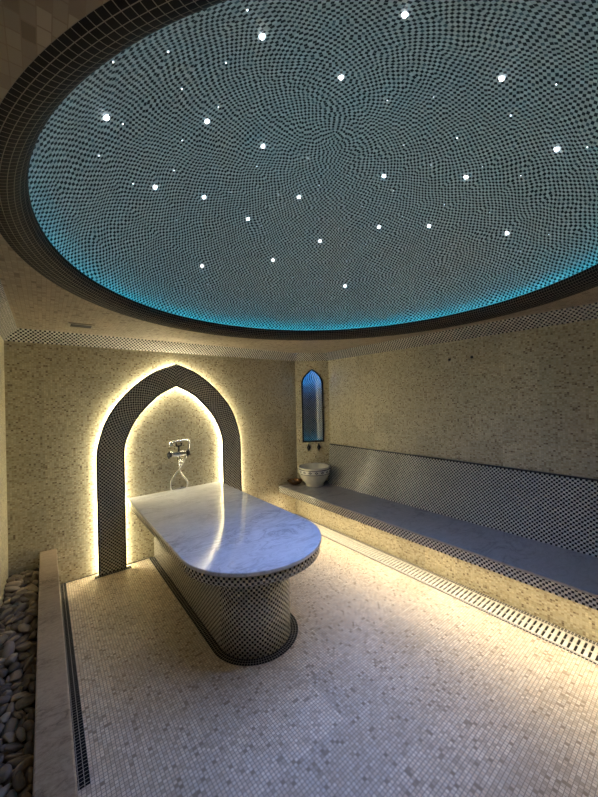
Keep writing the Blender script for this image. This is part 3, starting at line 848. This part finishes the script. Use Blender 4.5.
(6,-0.0709,1.7662,0.1843,0.724,0.178,-0.26,0.613),
(3,-0.1889,1.9473,0.2085,0.111,-0.448,-0.884,0.078),
(0,-0.1607,1.9932,0.1999,0.214,0.539,-0.813,-0.046),
(13,-0.2022,2.0319,0.1821,0.54,-0.16,-0.183,-0.806),
(12,-0.0954,1.9608,0.1738,0.073,0.459,-0.885,-0.043),
(13,-0.2084,2.1669,0.1935,0.705,-0.056,0.019,0.707),
(4,-0.1014,2.1603,0.1981,0.172,-0.277,0.921,0.213),
(13,-0.2175,2.2566,0.1858,0.061,0.666,0.648,-0.365),
(13,-0.1673,2.2864,0.1796,0.342,-0.595,-0.621,0.378),
(6,-0.1971,2.3289,0.2054,0.357,0.075,-0.264,0.893),
(13,-0.0629,2.2649,0.1848,0.446,0.658,-0.292,-0.531),
(2,-0.1791,2.4962,0.214,0.722,0.167,-0.291,0.605),
(7,-0.2082,2.4475,0.1953,0.227,0.164,-0.414,0.866),
(8,-0.1734,2.574,0.2215,0.091,-0.288,0.934,-0.19),
(0,-0.1765,2.6374,0.2111,0.513,0.133,-0.597,-0.602),
(8,-0.242,2.6703,0.2041,0.518,-0.156,-0.649,0.534),
(1,-0.1675,2.7235,0.2165,0.558,0.025,0.003,0.829),
(12,-0.204,2.8417,0.1772,0.055,0.666,-0.728,0.157),
(1,-0.0829,2.8146,0.2172,0.82,-0.508,0.234,-0.124)]
PV = [pebble_mesh(k) for k in range(14)]
for k in PV: k.materials.append(M['pebble'])
first = {}
for (k, x, y, z, qw, qx, qy, qz) in PEBBLES:
    if k in first: o = first[k].copy()
    else: o = bpy.data.objects.new('pebble', PV[k]); first[k] = o
    COL.objects.link(o)
    o.rotation_mode = 'QUATERNION'; o.location = (x, y, z+.04); o.rotation_quaternion = (qw, qx, qy, qz)
    tag(o, 'smooth grey river pebble in the stone trough between the left wall and the marble curb', 'pebble', 'grey pebbles in the trough')

# ------------------------------------------------------------------ niche in the angled wall
ni = thing('wall_niche', 'narrow pointed niche with black frame glowing blue on the angled corner wall', 'niche', tuple(CP(NS, NZ0)))
def nlevels():
    out = [(NW, NZ0+.835*k/12) for k in range(13)]
    return out + [p for p in NPTS[2:]]
m = MB(); ND = .13; lev = nlevels(); nk = 20
for (w0, z0), (w1, z1) in zip(lev, lev[1:]):
    for k in range(nk):
        f = lambda w, t: CP(NS-w*math.cos(PI*t/nk), 0, -.002-ND*(w/NW)*math.sin(PI*t/nk))
        u = lambda w, t: (w/NW)*t/nk*.44
        q = [f(w0, k)+Vector((0, 0, z0)), f(w0, k+1)+Vector((0, 0, z0)), f(w1, k+1)+Vector((0, 0, z1)), f(w1, k)+Vector((0, 0, z1))]
        uv = [(u(w0, k), z0), (u(w0, k+1), z0), (u(w1, k+1), z1), (u(w1, k), z1)]
        if w1 < 1e-6: q, uv = q[:3], uv[:3]
        m.face(q, uv, True)
m.build('lining', 'nichecheck', ni)
m = MB(); m.face([CP(NS-NW*math.cos(PI*t/nk), NZ0, -.002-ND*math.sin(PI*t/nk)) for t in range(nk+1)]); m.build('sill', 'edge', ni)
m = MB(); full = [(-w, z) for w, z in NPTS] + [(w, z) for w, z in reversed(NPTS[:-1])]
cz = 1.5
def fo(p, d): # frame offset: outward by d
    w, z = p; k = 1+d/NW
    return (w*k, NZ0-d if abs(z-NZ0) < 1e-6 else z+(d if z > 1.9 else 0)*(1-abs(w)/NW*.6))
for i in range(len(full)):
    p, q = full[i], full[(i+1) % len(full)]
    a, b, c, d = fo(p, -.012), fo(q, -.012), fo(q, .010), fo(p, .010)
    P = lambda w, d0: CP(NS+w[0], w[1], d0)
    m.face([P(a, .012), P(b, .012), P(c, .012), P(d, .012)]); m.face([P(d, .012), P(c, .012), P(c, .0), P(d, .0)])
    m.face([P(a, -.01), P(b, -.01), P(b, .012), P(a, .012)]); m.face([P(d, 0.0), P(c, 0.0), P(b, -.01), P(a, -.01)])
m.build('frame', 'blackline', ni)
m = MB(); arcp = [(-w, z) for w, z in NPTS[1:]] + [(w, z) for w, z in reversed(NPTS[1:-1])]
m.tube([CP(NS+w*.975, z-.004, -.020) for w, z in arcp], .003, 6); o = m.build('light_strip', 'nled', ni); o['label'] = 'blue light strip inside the point of the niche'
m = MB(); m.tube([CP(NS-.13, NZ0+.006, -.016), CP(NS+.13, NZ0+.006, -.016)], .003, 6); o = m.build('light_strip', 'sill_led', ni); o['label'] = 'blue light strip along the sill of the niche'

# ------------------------------------------------------------------ two taps under the niche
for s, side in ((.173, 'left'), (.321, 'right')):
    other = 'nearer the arch wall' if side == 'left' else 'nearer the bench backrest'
    t = thing('wall_tap', 'small black diamond-shaped wall tap under the blue niche, the %s of two' % side, 'tap', tuple(CP(s, .947, .001)))
    m = MB(); R = [(0, .062), (.010, .036), (.027, .004), (.027, -.004), (.010, -.036), (0, -.062)]
    loop = R + [(-w, z) for w, z in reversed(R[1:-1])]
    m.face([CP(s+w, .947+z, .016) for w, z in loop]); m.face([CP(s+w, .947+z, .0015) for w, z in reversed(loop)])
    for i in range(len(loop)):
        p, q = loop[i], loop[(i+1) % len(loop)]
        m.face([CP(s+p[0], .947+p[1], .0015), CP(s+q[0], .947+q[1], .0015), CP(s+q[0], .947+q[1], .016), CP(s+p[0], .947+p[1], .016)])
    m.build('back_plate', 'black', t, .003)
    m = MB(); m.tube([CP(s, .947, .014), CP(s, .949, .035), CP(s, .945, .05), CP(s, .932, .056), CP(s, .922, .056)], .008, 10); m.build('spout', 'black', t)

# ------------------------------------------------------------------ basin and bowl on the bench
bc = (2.930, 3.400, BZ+.001); K = 1.13
ba = thing('stone_basin', 'cream footed wash basin with dark patterned band below its rim, on the bench corner', 'basin', bc)
po = [(.0, .0), (.108, .0), (.112, .010), (.108, .024), (.128, .045), (.158, .085), (.178, .130), (.186, .165)]
pr = [(.190, .165), (.193, .205)]
pi = [(.186, .205), (.193, .212), (.195, .226), (.186, .234), (.176, .228), (.166, .16), (.13, .085), (.06, .045), (0, .04)]
m = MB(); m.lathe([(r*K, h*K) for r, h in po + [(.188, .205)] + pi], 56, bc); m.build('bowl', 'basin', ba)
m = MB(); m.lathe([(r*K, h*K) for r, h in ((.185, .150), (.190, .155), (.1945, .208), (.190, .211))], 56, bc, uv=(16, 1.0)); m.build('patterned_band', 'band', ba)
dc = (2.735, 3.597, BZ+.001)
di = thing('copper_bowl', 'small dark copper wash bowl on the bench end beside the cream basin', 'bowl', dc)
m = MB(); m.lathe([(0, 0), (.04, 0), (.046, .004), (.080, .018), (.100, .042), (.105, .056), (.109, .058), (.108, .062), (.102, .058), (.096, .042), (.074, .021), (.040, .010), (0, .010)], 40, dc); m.build('body', 'copper', di)
m = MB(); m.lathe([(0, .009), (.020, .010), (.021, .014), (.014, .022), (0, .025)], 20, dc); m.build('boss', 'copper', di)

# ------------------------------------------------------------------ shower mixer
MX = 1.168; MZ = 1.075
mx = thing('shower_mixer', 'chrome shower mixer with hand shower and looped hose on the wall inside the arch', 'mixer tap', (MX, YB-.001, MZ))
FY = (Vector((1, 0, 0)), Vector((0, 0, 1)), Vector((0, -1, 0)))      # axis towards the room
FX = (Vector((0, 1, 0)), Vector((0, 0, 1)), Vector((1, 0, 0)))
m = MB(); m.lathe([(0, -.085), (.022, -.085), (.028, -.07), (.028, -.03), (.034, -.02), (.034, .02), (.028, .03), (.028, .07), (.022, .085), (0, .085)], 20, (MX, 3.655, MZ), FX); m.build('body', 'chrome', mx)
for sx in (-1, 1):
    m = MB(); m.lathe([(0, 0), (.032, 0), (.032, .006), (.018, .016), (.013, .02), (.013, .055), (0, .055)], 20, (MX+sx*.055, 3.7145, MZ), FY); m.build('wall_flange', 'chrome', mx)
    m = MB(); hx = MX+sx*.100
    m.lathe([(0, -.022), (.018, -.022), (.029, -.014), (.032, 0), (.029, .014), (.018, .022), (0, .022)], 16, (hx, 3.655, MZ), FX)
    for k in range(4):
        a = PI*k/2+.3; m.tube([(hx+sx*.004, 3.655, MZ), (hx+sx*.004, 3.655+.042*math.cos(a), MZ+.042*math.sin(a))], .009, 8)
    o = m.build('handle', 'black', mx); o['label'] = 'dark cross handle'
m = MB(); m.tube([(MX, 3.655, MZ-.015), (MX+.005, 3.645, MZ-.05), (MX+.014, 3.62, MZ-.062), (MX+.02, 3.60, MZ-.078)], .012, 12); m.build('spout', 'chrome', mx)
m = MB(); m.tube([(MX, 3.655, MZ+.015), (MX, 3.655, MZ+.085)], .009, 10); m.box(MX-.028, MX+.028, 3.647, 3.663, MZ+.082, MZ+.094)
for sx in (-1, 1): m.box(MX+sx*.028-.006, MX+sx*.028+.006, 3.645, 3.665, MZ+.090, MZ+.122)
m.build('cradle', 'black', mx)
m = MB(); m.tube(smooth_curve([(MX+.095, 3.652, MZ+.148), (MX+.02, 3.652, MZ+.146), (MX-.05, 3.652, MZ+.142), (MX-.078, 3.65, MZ+.136)], 4), .0125, 12)
hs = m.build('hand_shower', 'chrome', mx)
m = MB(); m.lathe([(0, -.036), (.024, -.036), (.029, -.03), (.025, -.005), (.013, .012), (0, .014)], 20, (MX-.084, 3.65, MZ+.134)); m.build('spray_head', 'chrome', hs)
hp = [(MX+.006, 3.650, MZ-.035), (MX+.006, 3.652, MZ-.10), (MX+.012, 3.655, MZ-.19), (MX+.045, 3.66, MZ-.26), (MX+.088, 3.665, MZ-.315), (MX+.086, 3.668, MZ-.375), (MX+.055, 3.67, MZ-.390),
      (MX+.0, 3.672, MZ-.391), (MX-.065, 3.674, MZ-.389), (MX-.088, 3.676, MZ-.365), (MX-.082, 3.678, MZ-.29), (MX-.035, 3.68, MZ-.225), (MX+.012, 3.678, MZ-.165), (MX+.060, 3.672, MZ-.09), (MX+.098, 3.668, MZ-.01), (MX+.112, 3.66, MZ+.06),
      (MX+.116, 3.655, MZ+.115), (MX+.108, 3.652, MZ+.142), (MX+.095, 3.652, MZ+.148)]
m = MB(); m.tube(smooth_curve(hp, 8), .0105, 10); o = m.build('hose', 'hose', mx); o['label'] = 'thin looped metal hose'

# ------------------------------------------------------------------ small fittings
v = thing('ceiling_vent', 'small dark rectangular air vent in the ceiling near the back left corner', 'vent', (.254, 3.235, ZC))
m = MB()
for x0, x1, y0, y1 in ((.165, .343, 3.160, 3.178), (.165, .343, 3.292, 3.310), (.165, .181, 3.178, 3.292), (.327, .343, 3.178, 3.292)): m.box(x0, x1, y0, y1, ZC-.008, ZC-.0005)
m.build('frame', 'vent', v)
m = MB(); m.face([(.181, 3.178, ZC-.001), (.327, 3.178, ZC-.001), (.327, 3.292, ZC-.001), (.181, 3.292, ZC-.001)]); m.build('opening', 'dark', v)  # flat sheet whose dark colour stands for the shade inside the vent
m = MB()
for k in range(5):
    y = 3.19+k*.022; m.face([(.181, y, ZC-.002), (.327, y, ZC-.002), (.327, y+.012, ZC-.007), (.181, y+.012, ZC-.007)])
m.build('louvres', 'black', v)
for y, lab in ((1.637, 'small round black fitting on the right wall, the one farther from the corner of the room' ), (1.415, '')):
    lab = 'small round black fitting high on the right wall, %s one of a pair' % ('left' if y > 1.5 else 'right')
    m = MB(); m.lathe([(0, .012), (.008, .012), (.013, .008), (.014, .001), (0, .001)], 16, (XR, y, 2.023), (Vector((0, 1, 0)), Vector((0, 0, 1)), Vector((-1, 0, 0))))
    tag(m.build('wall_fitting', 'black', None, origin=(XR, y, 2.023)), lab, 'fitting')

# ------------------------------------------------------------------ light strip in the cove
m = MB(); m.tube([(DC[0]+1.585*math.cos(2*PI*k/160), DC[1]+1.585*math.sin(2*PI*k/160), 2.374) for k in range(160)], .006, 6, True)
tag(m.build('cove_light', 'cyan', None, origin=(DC[0], DC[1], 2.37)), 'cyan light strip hidden behind the black lip of the dome', 'light')

# ------------------------------------------------------------------ star lights in the dome
F, PITCH, ROLL, YAW, EYE = 322.9, .0029, -.0226, .6687, Vector((0, 0, 1.65))
def ray(px, py):
    """direction of a photo pixel from the spot where the photo was taken"""
    u, w = (px-299)/F, -(py-398.5)/F
    c, s = math.cos(ROLL), math.sin(ROLL); u, w = c*u-s*w, s*u+c*w
    fw = math.cos(PITCH)-w*math.sin(PITCH); up = math.sin(PITCH)+w*math.cos(PITCH)
    return Vector((fw*math.sin(YAW)+u*math.cos(YAW), fw*math.cos(YAW)-u*math.sin(YAW), up)).normalized()
def on_dome(px, py):
    d = ray(px, py); w = EYE-Vector((DC[0], DC[1], DZ)); b = w.dot(d); c = w.dot(w)-DR*DR
    return EYE + d*(-b+math.sqrt(b*b-c))
def star(px, py, r, mat):
    p = on_dome(px, py); n = (Vector((DC[0], DC[1], DZ))-p).normalized()
    a = n.orthogonal().normalized(); b = n.cross(a)
    m = MB(); m.lathe([(r, -.001), (r*.9, r*.35), (r*.55, r*.75), (0, r*.9)], 14, p, (a, b, n)); 
    return m.build('star_light', mat, None, origin=p), p, n
for px, py, lab in STARS:
    o, p, n = star(px, py, .0125, 'star'); tag(o, lab, 'star light', 'large star lights in the dome')
    ld = bpy.data.lights.new('star_spot', 'SPOT'); ld.energy = STAR_W; ld.color = STAR_C; ld.spot_size = STAR_A; ld.spot_blend = 1.0; ld.shadow_soft_size = .02
    lo = bpy.data.objects.new('beam', ld); COL.objects.link(lo); lo.parent = o; lo.location = n*.03
    lo.rotation_mode = 'QUATERNION'; lo.rotation_quaternion = n.to_track_quat('-Z', 'Y')
for px, py in DOTS:
    o, p, n = star(px, py, .003, 'dot'); tag(o, 'tiny pinprick star light, one of many scattered between the large stars of the dome', 'star light', 'tiny star lights in the dome')

for o in list(bpy.data.objects): strip_at(o)

# ------------------------------------------------------------------ camera, world, view
cam = bpy.data.objects.new('camera', bpy.data.cameras.new('camera')); COL.objects.link(cam)
cd = cam.data; cd.sensor_fit = 'HORIZONTAL'; cd.sensor_width = 36.0; cd.lens = 36.0*F/598; cd.clip_start = .02
R0 = Vector((math.cos(YAW), -math.sin(YAW), 0)); F0 = Vector((math.sin(YAW), math.cos(YAW), 0)); Z0 = Vector((0, 0, 1))
fwd = F0*math.cos(PITCH)+Z0*math.sin(PITCH); up0 = -F0*math.sin(PITCH)+Z0*math.cos(PITCH)
rt = R0*math.cos(ROLL)+up0*math.sin(ROLL); up = -R0*math.sin(ROLL)+up0*math.cos(ROLL)
cam.matrix_world = Matrix(((rt.x, up.x, -fwd.x, EYE.x), (rt.y, up.y, -fwd.y, EYE.y), (rt.z, up.z, -fwd.z, EYE.z), (0, 0, 0, 1)))
S.camera = cam
w = bpy.data.worlds.new('world'); S.world = w; w.use_nodes = True
w.node_tree.nodes['Background'].inputs['Color'].default_value = (.5, .5, .5, 1); w.node_tree.nodes['Background'].inputs['Strength'].default_value = 0.0
S.view_settings.view_transform = 'Standard'; S.view_settings.look = 'None'; S.view_settings.gamma = 1; S.view_settings.use_curve_mapping = False
S.view_settings.exposure = 2.28
S.cycles.use_denoising = True; S.cycles.max_bounces = 10; S.cycles.diffuse_bounces = 5
